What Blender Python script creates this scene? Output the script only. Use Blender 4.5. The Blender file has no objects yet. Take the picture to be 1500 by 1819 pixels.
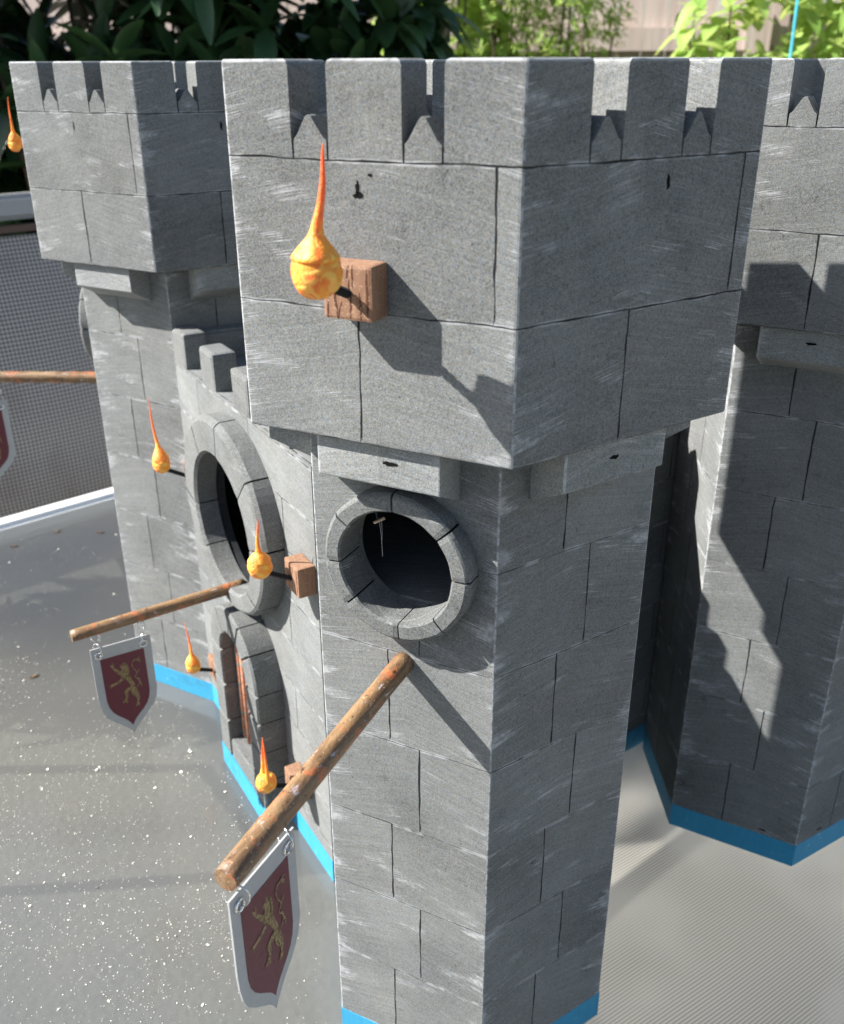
import bpy, bmesh, math, random
from mathutils import Vector, Matrix, noise as mnoise
random.seed(7)
D=math.radians
# ------------------------------------------------------------------ camera, world, sun
sc=bpy.context.scene
cam_d=bpy.data.cameras.new('camera'); cam=bpy.data.objects.new('camera',cam_d); sc.collection.objects.link(cam)
sc.camera=cam
cam.location=(-0.07753,-0.63964,0.76881)
PITCH,ROLL,YAW=D(-25.0924),D(-0.21265),D(3.5708)
fwd=Vector((math.sin(YAW)*math.cos(PITCH),math.cos(YAW)*math.cos(PITCH),math.sin(PITCH)))
rt=Vector((math.cos(YAW),-math.sin(YAW),0)); up=rt.cross(fwd)
r2=rt*math.cos(ROLL)+up*math.sin(ROLL); u2=-rt*math.sin(ROLL)+up*math.cos(ROLL)
cam.rotation_euler=Matrix((r2,u2,-fwd)).transposed().to_euler()
cam_d.sensor_fit='HORIZONTAL'; cam_d.sensor_width=36; cam_d.lens=36*1708.35/1500
cam_d.clip_start=0.02; cam_d.clip_end=200
cam_d.dof.use_dof=True; cam_d.dof.focus_distance=0.66; cam_d.dof.aperture_fstop=12.5
sc.render.resolution_x=844; sc.render.resolution_y=1024
w=bpy.data.worlds.new('World'); sc.world=w; w.use_nodes=True
nt=w.node_tree; bg=nt.nodes['Background']; sky=nt.nodes.new('ShaderNodeTexSky')
sky.sky_type='NISHITA'; sky.sun_disc=False
SUN=Vector((2.137,-0.079,-1.76)).normalized()       # direction the light travels
sky.sun_elevation=math.asin(-SUN.z)
sky.sun_rotation=math.atan2(-SUN.x,-SUN.y)
nt.links.new(sky.outputs[0],bg.inputs[0]); bg.inputs[1].default_value=0.06
sd=bpy.data.lights.new('sun','SUN'); so=bpy.data.objects.new('sun',sd); sc.collection.objects.link(so)
sd.energy=5.0; sd.angle=D(0.55); sd.color=(1.0,0.968,0.925)
so.rotation_euler=SUN.to_track_quat('-Z','Y').to_euler(); so.location=(-3,0,4)
sc.view_settings.view_transform='Standard'; sc.view_settings.look='None'
sc.view_settings.exposure=1.40; sc.view_settings.gamma=1

# ------------------------------------------------------------------ helpers
COL=sc.collection
def mesh(name,verts,faces,mat=None,parent=None,loc=None,smooth=False,mats=None,fm=None):
    me=bpy.data.meshes.new(name); me.from_pydata([tuple(v) for v in verts],[],faces); me.update()
    o=bpy.data.objects.new(name,me); COL.objects.link(o)
    for m in (mats or ([mat] if mat else [])): me.materials.append(m)
    if fm: me.polygons.foreach_set('material_index',fm)
    if smooth: me.polygons.foreach_set('use_smooth',[True]*len(me.polygons))
    if parent: o.parent=parent
    if loc: o.location=loc
    return o
def frombm(name,bm,mat=None,parent=None,smooth=False,recalc=True):
    if recalc: bmesh.ops.recalc_face_normals(bm,faces=bm.faces)
    me=bpy.data.meshes.new(name); bm.to_mesh(me); bm.free()
    o=bpy.data.objects.new(name,me); COL.objects.link(o)
    if mat: me.materials.append(mat)
    if smooth: me.polygons.foreach_set('use_smooth',[True]*len(me.polygons))
    if parent: o.parent=parent
    return o
def tag(o,label=None,cat=None,group=None,kind=None):
    if label:o['label']=label
    if cat:o['category']=cat
    if group:o['group']=group
    if kind:o['kind']=kind
    return o
def empty(name,loc=(0,0,0),rz=0,label=None,cat=None,group=None):
    o=bpy.data.objects.new(name,None); COL.objects.link(o); o.location=loc; o.rotation_euler=(0,0,rz)
    o.empty_display_size=.02
    return tag(o,label,cat,group)
def box(bm,M,sx,sy,sz):      # box with half sizes, matrix
    vs=[bm.verts.new(M@Vector((x*sx,y*sy,z*sz))) for x in(-1,1) for y in(-1,1) for z in(-1,1)]
    for f in((0,1,3,2),(4,6,7,5),(0,4,5,1),(2,3,7,6),(0,2,6,4),(1,5,7,3)): bm.faces.new([vs[i] for i in f])
    return vs
def tube(bm,pts,rads,n=12,cap=True):
    pts=[Vector(p) for p in pts]
    if not hasattr(rads,'__len__'): rads=[rads]*len(pts)
    prev=None; rings=[]
    t0=(pts[1]-pts[0]).normalized(); ref=Vector((0,0,1)) if abs(t0.z)<.9 else Vector((1,0,0))
    a=t0.cross(ref).normalized()
    for i,p in enumerate(pts):
        if i==0:t=pts[1]-pts[0]
        elif i==len(pts)-1:t=pts[-1]-pts[-2]
        else:t=pts[i+1]-pts[i-1]
        t.normalize(); a=(a-t*a.dot(t)).normalized(); b=t.cross(a)
        rings.append([bm.verts.new(p+(a*math.cos(2*math.pi*k/n)+b*math.sin(2*math.pi*k/n))*rads[i]) for k in range(n)])
    for r,s in zip(rings,rings[1:]):
        for k in range(n): bm.faces.new((r[k],r[(k+1)%n],s[(k+1)%n],s[k]))
    if cap: bm.faces.new(rings[0][::-1]); bm.faces.new(rings[-1])
    return rings
def torus(bm,c,axis,R,r,n=20,m=8,arc=2*math.pi,start=0):
    axis=Vector(axis).normalized(); ref=Vector((0,0,1)) if abs(axis.z)<.9 else Vector((1,0,0))
    a=axis.cross(ref).normalized(); b=axis.cross(a); full=arc>6.28
    rings=[]
    for i in range(n if full else n+1):
        th=start+arc*i/n; d=a*math.cos(th)+b*math.sin(th)
        rings.append([bm.verts.new(Vector(c)+d*(R+r*math.cos(2*math.pi*k/m))+axis*r*math.sin(2*math.pi*k/m)) for k in range(m)])
    L=len(rings)
    for i in range(L if full else L-1):
        p,q=rings[i],rings[(i+1)%L]
        for k in range(m): bm.faces.new((p[k],p[(k+1)%m],q[(k+1)%m],q[k]))
def boolean(o,cutter,op='DIFFERENCE'):
    md=o.modifiers.new('b','BOOLEAN'); md.object=cutter; md.operation=op; md.solver='EXACT'
    bpy.context.view_layer.update()
    dg=bpy.context.evaluated_depsgraph_get()
    me=bpy.data.meshes.new_from_object(o.evaluated_get(dg)); o.modifiers.clear(); o.data=me
    bpy.data.objects.remove(cutter)

# ------------------------------------------------------------------ node helper
class N:
    def __init__(s,name):
        s.m=bpy.data.materials.new(name); s.m.use_nodes=True; s.t=s.m.node_tree
        s.b=s.t.nodes['Principled BSDF']; s.out=s.t.nodes['Material Output']
    def n(s,typ,**kw):
        x=s.t.nodes.new(typ)
        for k,v in kw.items(): setattr(x,k,v)
        return x
    def put(s,sock,v):
        if isinstance(v,bpy.types.NodeSocket): s.t.links.new(v,sock)
        elif v is not None: sock.default_value=v
    def M(s,op,a,b=None,c=None,clamp=False):
        x=s.n('ShaderNodeMath',operation=op,use_clamp=clamp)
        s.put(x.inputs[0],a)
        if b is not None:s.put(x.inputs[1],b)
        if c is not None:s.put(x.inputs[2],c)
        return x.outputs[0]
    def mr(s,v,a,b,c=0.,d=1.,smooth=True):
        x=s.n('ShaderNodeMapRange',interpolation_type='SMOOTHSTEP' if smooth else 'LINEAR')
        for i,q in enumerate((v,a,b,c,d)): s.put(x.inputs[i],q)
        return x.outputs[0]
    def noise(s,vec,scale,detail=2,rough=.5,dist=0,out=0):
        x=s.n('ShaderNodeTexNoise'); s.put(x.inputs['Vector'],vec); x.inputs['Scale'].default_value=scale
        x.inputs['Detail'].default_value=detail; x.inputs['Roughness'].default_value=rough; x.inputs['Distortion'].default_value=dist
        return x.outputs[out]
    def vor(s,vec,scale,feature='F1',out=0):
        x=s.n('ShaderNodeTexVoronoi',feature=feature); s.put(x.inputs['Vector'],vec); x.inputs['Scale'].default_value=scale
        return x.outputs[out]
    def mix(s,f,a,b):
        x=s.n('ShaderNodeMix',data_type='RGBA')
        s.put(x.inputs[0],f); s.put(x.inputs[6],a if not isinstance(a,tuple) else (*a[:3],1)); s.put(x.inputs[7],b if not isinstance(b,tuple) else (*b[:3],1))
        return x.outputs[2]
    def xyz(s,a,b,c=0.):
        x=s.n('ShaderNodeCombineXYZ')
        for i,q in enumerate((a,b,c)): s.put(x.inputs[i],q)
        return x.outputs[0]
    def pos(s): return s.n('ShaderNodeNewGeometry').outputs['Position']
    def obj(s): return s.n('ShaderNodeTexCoord').outputs['Object']
    def sep(s,v):
        x=s.n('ShaderNodeSeparateXYZ'); s.put(x.inputs[0],v); return x.outputs
    def bump(s,h,strength,dist):
        x=s.n('ShaderNodeBump'); s.put(x.inputs['Height'],h); x.inputs['Strength'].default_value=strength; x.inputs['Distance'].default_value=dist
        s.t.links.new(x.outputs[0],s.b.inputs['Normal'])
    def fin(s,col=None,rough=None,metal=None,spec=None,**kw):
        if isinstance(col,tuple): col=(*col[:3],1)
        s.put(s.b.inputs['Base Color'],col)
        if rough is not None:s.put(s.b.inputs['Roughness'],rough)
        if metal is not None:s.put(s.b.inputs['Metallic'],metal)
        if spec is not None:s.put(s.b.inputs['Specular IOR Level'],spec)
        for k,v in kw.items(): s.put(s.b.inputs[k.replace('_',' ')],v)
        return s.m

# painted foam stone with carved joints. UV = (along face, height) in metres, attribute hw = half width of the face
def stone(name,z0,per,cols,hl=1.0,vl=1.0,xper=None,tone=1.0,streak=1.0,grain=1.0,rmax=99.,ztop=9.):
    s=N(name); P=s.pos(); uv=s.n('ShaderNodeUVMap').outputs[0]; U,V,_=s.sep(uv)
    hw=s.n('ShaderNodeAttribute',attribute_name='hw').outputs['Fac']
    fid=s.n('ShaderNodeAttribute',attribute_name='fid').outputs['Fac']
    w1=s.M('MULTIPLY',s.M('SUBTRACT',s.noise(P,28,3),.5),.0026)
    w2=s.M('MULTIPLY',s.M('SUBTRACT',s.noise(P,35,3,out=0),.5),.0022)
    v=s.M('ADD',V,w1); u=s.M('ADD',U,w2)
    P2=s.n('ShaderNodeVectorMath',operation='ADD'); s.put(P2.inputs[0],P); P2.inputs[1].default_value=(.37,.11,.53); w3=s.M('MULTIPLY',s.M('SUBTRACT',s.noise(P2.outputs[0],70,2),.5),.0012); u=s.M('ADD',u,w3); v=s.M('ADD',v,w3)
    q=s.M('DIVIDE',s.M('SUBTRACT',v,z0),per)
    row=s.M('FLOOR',q); fr=s.M('SUBTRACT',q,row)
    dh=s.M('MULTIPLY',s.M('MINIMUM',fr,s.M('SUBTRACT',1.,fr)),per)
    par=s.M('MODULO',s.M('ABSOLUTE',row),2.)
    x0=s.M('ADD',cols[0],s.M('MULTIPLY',par,cols[1]-cols[0]))
    du=s.M('SUBTRACT',u,x0)
    if xper: du=s.M('WRAP',du,xper/2,-xper/2)
    dv=s.M('ABSOLUTE',du)
    wn=s.noise(P,45,2)                                   # joint width varies along its length
    wv=s.mr(wn,.3,.7,.00028*vl,.00095*vl,False); wh=s.mr(wn,.3,.7,.00018*hl,.00075*hl,False)
    wn2=s.mr(s.noise(P,16,1),.42,.5)
    lv=s.M('MULTIPLY',s.M('LESS_THAN',row,rmax),s.M('MULTIPLY',s.mr(dv,s.M('MULTIPLY',wv,.45),s.M('MULTIPLY',wv,1.25),1.,0.),s.mr(fr,.0,.06,0.,1.)))
    lh=s.mr(dh,s.M('MULTIPLY',wh,.4),s.M('MULTIPLY',wh,1.3),1.,0.)
    lh=s.M('MULTIPLY',lh,s.mr(s.noise(P,22,2),.38,.55,.35 if hl<.9 else .8,1.))
    line=s.M('MAXIMUM',lv,lh)
    whl=s.M('MULTIPLY',s.mr(dh,.0006,.0019,1.,0.),s.mr(s.noise(P,60,3),.45,.62))    # dry brushed lip of the joint
    # grain
    g=s.noise(P,1150,2,.62); g2=s.noise(P,420,2,.6)
    gr=s.M('ADD',s.M('MULTIPLY',s.M('SUBTRACT',g,.5),2.3*grain),s.M('MULTIPLY',s.M('SUBTRACT',g2,.5),.7*grain))
    big=s.M('MULTIPLY',s.M('SUBTRACT',s.noise(P,11,5,.65),.5),1.0)
    cid=s.M('FLOOR',s.M('DIVIDE',s.M('SUBTRACT',u,x0),xper or 9.))
    wnz=s.n('ShaderNodeTexWhiteNoise',noise_dimensions='3D'); s.put(wnz.inputs[0],s.xyz(s.M('ADD',row,.5),s.M('ADD',cid,.5),s.M('ADD',fid,.1)))
    big=s.M('ADD',big,s.M('MULTIPLY',s.M('SUBTRACT',wnz.outputs[0],.5),.22))
    big=s.M('ADD',big,s.mr(s.noise(P,38,4,.7),.60,.75,0.,-.22)); big=s.M('ADD',big,s.mr(s.noise(P,190,3,.7),.64,.75,0.,-.45))
    val=s.M('MULTIPLY',s.M('ADD',1.,s.M('ADD',gr,big)),.165*tone)
    val=s.M('MAXIMUM',val,.03)
    # streaks of white dry brushing, mostly pulled in from the vertical arrises
    ed=s.M('SUBTRACT',hw,s.M('ABSOLUTE',U))
    sg=s.M('SIGN',U)
    vt=s.M('ADD',V,s.M('MULTIPLY',s.M('MULTIPLY',U,sg),.22))
    vt=s.M('ADD',vt,s.M('MULTIPLY',s.noise(P,14,1),.006))
    st=s.noise(s.xyz(s.M('MULTIPLY',U,30),s.M('MULTIPLY',vt,1700),fid),1,3,.6)
    st2=s.noise(s.xyz(s.M('MULTIPLY',U,30),s.M('MULTIPLY',vt,420),s.M('ADD',fid,7.)),1,2,.5)
    fine=s.noise(s.xyz(s.M('MULTIPLY',U,14),s.M('MULTIPLY',vt,620),s.M('ADD',fid,11.)),1,4,.7)
    val=s.M('MULTIPLY',val,s.mr(fine,.30,.72,.86,1.18,False))
    near=s.mr(ed,.0,.034,1.,0.,False)
    near=s.M('MULTIPLY',near,near)
    clus=s.mr(s.noise(s.xyz(s.M('MULTIPLY',U,9),s.M('MULTIPLY',vt,70),s.M('ADD',fid,3.)),1,3,.6),.36,.66)
    patch=s.mr(s.noise(s.xyz(s.M('MULTIPLY',U,22),s.M('MULTIPLY',V,60),fid),1,2),.5,.72)
    thr=s.M('SUBTRACT',.70,s.M('MULTIPLY',s.M('ADD',s.M('MULTIPLY',near,s.M('MULTIPLY',clus,.85)),s.M('MULTIPLY',patch,.60)),.24*streak))
    stm=s.mr(st,thr,s.M('ADD',thr,.09))
    stm2=s.M('MULTIPLY',s.mr(st2,s.M('ADD',thr,.02),s.M('ADD',thr,.1)),.28)
    stm=s.M('MAXIMUM',stm,stm2)
    edge=s.M('MULTIPLY',s.mr(ed,.0003,.0013,1.,0.),s.mr(s.noise(P,170,3,.7),.38,.6,.1,1.))
    edge=s.M('MAXIMUM',edge,s.M('MULTIPLY',s.mr(V,ztop-.0022,ztop-.0006,0.,1.),s.mr(s.noise(P,110,3,.7),.3,.55,.25,1.)))
    wh_=s.M('MAXIMUM',s.M('MAXIMUM',s.M('MULTIPLY',stm,s.mr(s.noise(P,260,2),.35,.65,.30,.75)),s.M('MULTIPLY',edge,.85)),s.M('MULTIPLY',whl,.6),clamp=True)
    tint=s.mix(s.noise(P,9,2),(.93,1.0,1.03),(1.0,1.0,.93))
    tint2=s.mix(s.mr(s.noise(P,700,1,out=0),.35,.65),(1.05,1.0,.94),(.96,1.0,1.05))
    c=s.n('ShaderNodeVectorMath',operation='MULTIPLY'); s.put(c.inputs[0],tint); s.put(c.inputs[1],tint2)
    c2=s.n('ShaderNodeVectorMath',operation='SCALE'); s.put(c2.inputs[0],c.outputs[0]); s.put(c2.inputs[3],val)
    col=s.mix(wh_,c2.outputs[0],(.44,.45,.46))
    col=s.mix(line,col,(.012,.012,.013))
    h=s.M('SUBTRACT',s.M('ADD',s.M('MULTIPLY',g,.28*grain),s.M('MULTIPLY',g2,.25*grain)),s.M('MULTIPLY',line,2.6))
    s.bump(h,.55,.0011)
    return s.fin(col,.86,spec=.25)
ST_HEAD=stone('stone_battlement',.5706,.0765,(-.007,.0716),hl=1.0,vl=1.1,grain=.85,rmax=1.5,ztop=.7705,streak=1.3)
ST_SHAFT=stone('stone_shaft',.0278,.0764,(-.0118,.0115),hl=.6,vl=1.0,streak=1.35,grain=.7)
ST_WALL=stone('stone_wall',.0455,.0521,(.0,.073),hl=.75,vl=1.0,xper=.147,streak=.75,grain=.75,tone=1.05)
ST_CORB=stone('stone_corbel',-5,9,(99,98),streak=1.5,grain=.8,tone=1.38)
ST_TRIM=stone('stone_trim',-5,9,(99,98),streak=1.3,grain=.9,tone=.88)
def simple(name,col,rough=.6,metal=0,var=.25,scale=60,bump=0,spec=.5):
    s=N(name); n=s.noise(s.obj(),scale,4,.6)
    c=s.mix(n,tuple(x*(1-var) for x in col),tuple(min(1,x*(1+var)) for x in col))
    if bump: s.bump(n,bump,.001)
    return s.fin(c,rough,metal,spec)
s=N('blue_trim_paint'); P=s.pos(); X=s.sep(P)
s1=s.noise(s.xyz(s.M('MULTIPLY',X[0],300),s.M('MULTIPLY',X[1],300),s.M('MULTIPLY',X[2],40)),1,3)
c=s.mix(s1,(.022,.24,.42),(.045,.31,.49)); c=s.mix(s.mr(s.noise(P,70,5,.75),.60,.70,0.,.7),c,(.22,.42,.54)); c=s.mix(s.mr(s.noise(P,24,4,.7),.55,.72,0.,.6),c,(.03,.15,.24))
s.bump(s1,.25,.0006); BLUE=s.fin(c,.5,spec=.4)
s=N('dark_hole'); DARK=s.fin((.006,.006,.006),.9,spec=.1)
s=N('inside_shade_dark'); c=s.mix(s.noise(s.pos(),160,4),(.018,.019,.02),(.05,.053,.056)); INSIDE_SHADE=s.fin(c,.9,spec=.1)  # shade of the hollow wall put into a near-black colour
# wood
def wood(name,dark,light,crack=True):
    s=N(name); O=s.obj(); X=s.sep(O)
    v=s.xyz(s.M('MULTIPLY',X[0],260),s.M('MULTIPLY',X[1],260),s.M('MULTIPLY',X[2],28))
    n=s.noise(v,1,4,.6,.6); c=s.mix(n,dark,light)
    k=None
    wx=s.M('ADD',X[0],s.M('MULTIPLY',s.M('SUBTRACT',s.noise(O,90,2),.5),.0030))
    for x0,z0,z1,w_,tl in((-.0112,-.0145,-.005,.0006,.1),(-.0075,-.0145,.004,.0007,-.06),(-.0030,-.0145,-.0045,.0006,.22),(-.0022,.006,.0145,.0006,.25),(.0015,-.0145,.0075,.00075,-.03),(.0035,.003,.0145,.0006,0.),(.0070,-.0145,.001,.0007,-.05),(.0118,-.012,.013,.0009,.02)):
        dx=s.M('ABSOLUTE',s.M('SUBTRACT',wx,s.M('ADD',x0,s.M('MULTIPLY',X[2],tl))))
        hz=s.M('DIVIDE',s.M('SUBTRACT',X[2],(z0+z1)/2),(z1-z0)/2); ww=s.M('MULTIPLY',s.M('SQRT',s.M('MAXIMUM',s.M('SUBTRACT',1.,s.M('MULTIPLY',hz,hz)),0.)),w_)
        kk=s.M('LESS_THAN',dx,ww); k=kk if k is None else s.M('MAXIMUM',k,kk)
    c=s.mix(s.M('MULTIPLY',k,.94),c,(.07,.022,.010)); c=s.mix(s.mr(s.noise(O,900,2),.6,.7),c,(.42,.28,.19))
    s.bump(s.M('SUBTRACT',n,s.M('MULTIPLY',k,1.5)),.5,.0008)
    return s.fin(c,.75,spec=.3)
WOOD=wood('block_wood',(.12,.052,.028),(.38,.225,.14))
s=N('chenille_black'); WIRE=s.fin((.012,.012,.013),.9)
# rusty dowel pole
def polemat(name,a,b,c3,k=1.):
    s=N(name); O=s.obj(); X=s.sep(O)
    v=s.xyz(s.M('MULTIPLY',X[0],22),s.M('MULTIPLY',X[1],110),s.M('MULTIPLY',X[2],110))
    n=s.noise(v,1,5,.65,.5); c=s.mix(s.mr(n,.35,.65),a,b)
    c=s.mix(s.mr(s.noise(O,70,4,.7),.52,.66),c,c3)
    c=s.mix(s.mr(s.noise(s.xyz(s.M('MULTIPLY',X[0],60),s.M('MULTIPLY',X[1],200),s.M('MULTIPLY',X[2],200)),1,4,.7),.6,.7),c,(.42,.36,.36))
    c=s.mix(s.mr(s.noise(O,650,2),.66,.74),c,(.55,.42,.25))
    c=s.mix(s.mr(s.noise(O,170,4,.7),.58,.7),c,(.06,.03,.018))
    s.bump(s.M('ADD',n,s.noise(O,400,3)),.45,.0009)
    return s.fin(c,.5,spec=.5)
POLE=polemat('rusted_pole',(.13,.072,.036),(.27,.165,.08),(.40,.13,.05))
# flame clay
def flamemat(name):
    s=N(name); O=s.obj(); X=s.sep(O)
    n=s.noise(O,48,2,.5,1.0)
    c=s.mix(s.mr(n,.42,.66),(.94,.38,.05),(.84,.14,.03))
    c=s.mix(s.mr(s.noise(O,70,2,.5,2.2),.50,.60,0.,.8),c,(.95,.62,.14))
    c=s.mix(s.mr(X[2],.014,.040),c,(.86,.14,.035))
    oi=s.n('ShaderNodeObjectInfo').outputs['Random']; c=s.mix(s.M('MULTIPLY',oi,.30),c,(.90,.27,.04))
    s.bump(s.M('ADD',s.noise(O,130,3,.6,1.5),s.M('MULTIPLY',s.noise(O,900,2),.25)),.5,.0022)
    return s.fin(c,.52,spec=.35,Subsurface_Weight=.25,Subsurface_Radius=(1.,.35,.1),Subsurface_Scale=.006)
FLAME=flamemat('flame_clay')
s=N('banner_white'); n=s.noise(s.obj(),120,3); WHITE=s.fin(s.mix(n,(.34,.345,.34),(.43,.435,.43)),.45)
s=N('banner_maroon'); n=s.noise(s.obj(),260,3); MAROON=s.fin(s.mix(n,(.095,.012,.020),(.135,.020,.030)),.4)
s=N('banner_gold'); n=s.noise(s.obj(),620,4,.7); GOLD=s.fin(s.mix(s.mr(n,.38,.62),(.09,.055,.02),(.33,.23,.095)),.5)
s=N('steel_wire'); STEEL=s.fin((.72,.72,.72),.18,1.)
s=N('spider_silk'); SILK=s.fin((.7,.7,.7),.4)
def frame(k,a):
    an=D(-120+60*k); n=Vector((math.cos(an),math.sin(an),0)); d=Vector((-n.y,n.x,0))
    return n,d,a
def hexframes(side): return [(*frame(k,side*math.cos(D(30))),side/2) for k in range(6)]
def set_uv(o,frames,extra=None):
    me=o.data
    while me.uv_layers: me.uv_layers.remove(me.uv_layers[0])
    me.uv_layers.new(name='UVMap')
    me.attributes.new('hw','FLOAT','CORNER'); me.attributes.new('fid','FLOAT','CORNER')
    hws=[0.]*len(me.loops); fids=[0.]*len(me.loops); uvs=[0.]*(2*len(me.loops))
    rnd=random.random()*20
    for p in me.polygons:
        jamb=False
        c=p.center
        k=max(range(len(frames)),key=lambda i:c.dot(frames[i][0])-frames[i][2]) if len(frames)>1 else 0
        n,d,a,h=frames[k]
        for li in p.loop_indices:
            q=me.vertices[me.loops[li].vertex_index].co
            t=q.dot(n)-a; u=q.dot(d); v=q.z
            if abs(p.normal.dot(d))>.7: u+=t; jamb=True
            if abs(p.normal.z)>.7: v+=t; 
            uvs[2*li]=u; uvs[2*li+1]=v; hws[li]=9. if jamb else h; fids[li]=k*3.7+rnd
    me.uv_layers['UVMap'].data.foreach_set('uv',uvs); me.attributes['hw'].data.foreach_set('value',hws); me.attributes['fid'].data.foreach_set('value',fids)
T30=math.tan(D(30))
# ------------------------------------------------------------------ tower parts
BH,BSD=.169,.130
def battlement(parent,rot_entrance):
    bm=bmesh.new(); hw=BH/2; T=.028; a=BH*math.cos(D(30)); hwi=hw-T*T30
    zb,zt=.5706,.7705; zl=.7237
    prof=[(-hw,zb),(hw,zb),(hw,zt)]
    for g0,g1 in((.0205,.0435),(-.0440,-.0215)):
        j=lambda e:random.uniform(-e,e)
        m=(g0+g1)/2+j(.0006); r=.0028; gs=.7335+j(.0006); ap=.7450+j(.0005)
        prof+=[(g1+r,zt),(g1+r*.3,zt-r*.3),(g1,zt-r),(g1,gs),(g1-.0003,zl),(g1-.0013,zl),(g1-.0014,gs-.0006),(g1-.0038,gs+.0016),
               (m+.0016,ap-.0006),(m,ap),(m-.0016,ap-.0008),(g0+.0036,gs+.0014),(g0+.0016,gs-.0006),(g0+.0014,zl),(g0+.0004,zl),(g0,gs),(g0,zt-r),(g0-r*.3,zt-r*.3),(g0-r,zt)]
    prof+=[(-hw,zt)]
    sel=[]
    for k in range(6):
        n,d,_=frame(k,a)
        fo=[];fi=[]
        for s_,z in prof:
            e=abs(abs(s_)-hw)<1e-6
            fo.append(bm.verts.new(n*a+d*s_+Vector((0,0,z))))
            fi.append(bm.verts.new(n*(a-T)+d*(math.copysign(hwi,s_) if e else s_)+Vector((0,0,z))))
        bm.faces.new(fo); bm.faces.new(fi[::-1])
        L=len(prof)
        for i in range(L):
            j2=(i+1)%L
            e1=abs(abs(prof[i][0])-hw)<1e-6 and abs(abs(prof[j2][0])-hw)<1e-6 and prof[i][0]*prof[j2][0]>0
            if e1: continue
            bm.faces.new((fo[i],fi[i],fi[j2],fo[j2]))
    bmesh.ops.remove_doubles(bm,verts=bm.verts,dist=1e-5)
    # soften arrises: outer corners, merlon tops, bottom edge
    es=[]
    for e in bm.edges:
        p,q=e.verts[0].co,e.verts[1].co
        r1=math.hypot(p.x,p.y); r2_=math.hypot(q.x,q.y)
        vert=abs(p.x-q.x)+abs(p.y-q.y)<1e-5
        if vert and abs(r1-BH)<1e-4: es.append(e)
        elif not vert and abs(p.z-q.z)<1e-5 and (p.z>zt-1e-4 or p.z<zb+1e-4):
            def outer(v): return max(v.dot(frame(k,a)[0]) for k in range(6))>a-1e-4
            if outer(p) and outer(q): es.append(e)
    bmesh.ops.bevel(bm,geom=es,offset=.0018,segments=3,profile=.55,affect='EDGES',clamp_overlap=False)
    # underside plate and roof deck
    for z in(.5722,.700):
        r_=(BH-.004) if z<.6 else (BH-T/math.cos(D(30))+.002)
        bot=[bm.verts.new((r_*math.cos(D(-90+60*k)),r_*math.sin(D(-90+60*k)),z)) for k in range(6)]
        top=[bm.verts.new(v.co+Vector((0,0,.006))) for v in bot]
        bm.faces.new(bot[::-1]); bm.faces.new(top)
        for k in range(6): bm.faces.new((bot[k],bot[(k+1)%6],top[(k+1)%6],top[k]))
    o=frombm('battlement',bm,ST_HEAD,parent); set_uv(o,hexframes(BH)); return o
def shaft(parent,ent):
    bm=bmesh.new(); hw=BSD/2; T=.018; a=BSD*math.cos(D(30)); ri=BSD-T/math.cos(D(30)); zb,zt=.0283,.5716
    ro=[[bm.verts.new((r*math.cos(D(-90+60*k)),r*math.sin(D(-90+60*k)),z)) for k in range(6)] for r,z in((BSD,zb),(BSD,zt),(ri,zt),(ri,zb))]
    for i in range(4):
        p,q=ro[i],ro[(i+1)%4]
        for k in range(6): bm.faces.new((p[k],p[(k+1)%6],q[(k+1)%6],q[k]))
    es=[e for e in bm.edges if abs(e.verts[0].co.z-e.verts[1].co.z)>.1 and math.hypot(*e.verts[0].co.xy)>BSD-.001]
    bmesh.ops.recalc_face_normals(bm,faces=bm.faces)
    bmesh.ops.bevel(bm,geom=es,offset=.0009,segments=2,profile=.6,affect='EDGES',clamp_overlap=False)
    o=frombm('shaft',bm,ST_SHAFT,parent)
    n,d,_=frame(ent,a)
    c=bmesh.new(); tube(c,[n*(a-.05)+d*.001+Vector((0,0,.4812)),n*(a+.05)+d*.001+Vector((0,0,.4812))],.0405,64)
    co=frombm('cut',c,None,parent); boolean(o,co)
    set_uv(o,hexframes(BSD))
    # floor plate behind the round window
    bm=bmesh.new(); r_=ri-.0005
    for z0_,z1_ in((.438,.4435),):
        b=[bm.verts.new((r_*math.cos(D(-90+60*k)),r_*math.sin(D(-90+60*k)),z0_)) for k in range(6)]
        t=[bm.verts.new(v.co+Vector((0,0,z1_-z0_))) for v in b]
        bm.faces.new(b[::-1]); bm.faces.new(t)
        for k in range(6): bm.faces.new((b[k],b[(k+1)%6],t[(k+1)%6],t[k]))
    fl=frombm('inner_floor',bm,ST_TRIM,parent); set_uv(fl,[(Vector((0,-1,0)),Vector((1,0,0)),0.,9.)])
    return o
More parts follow.
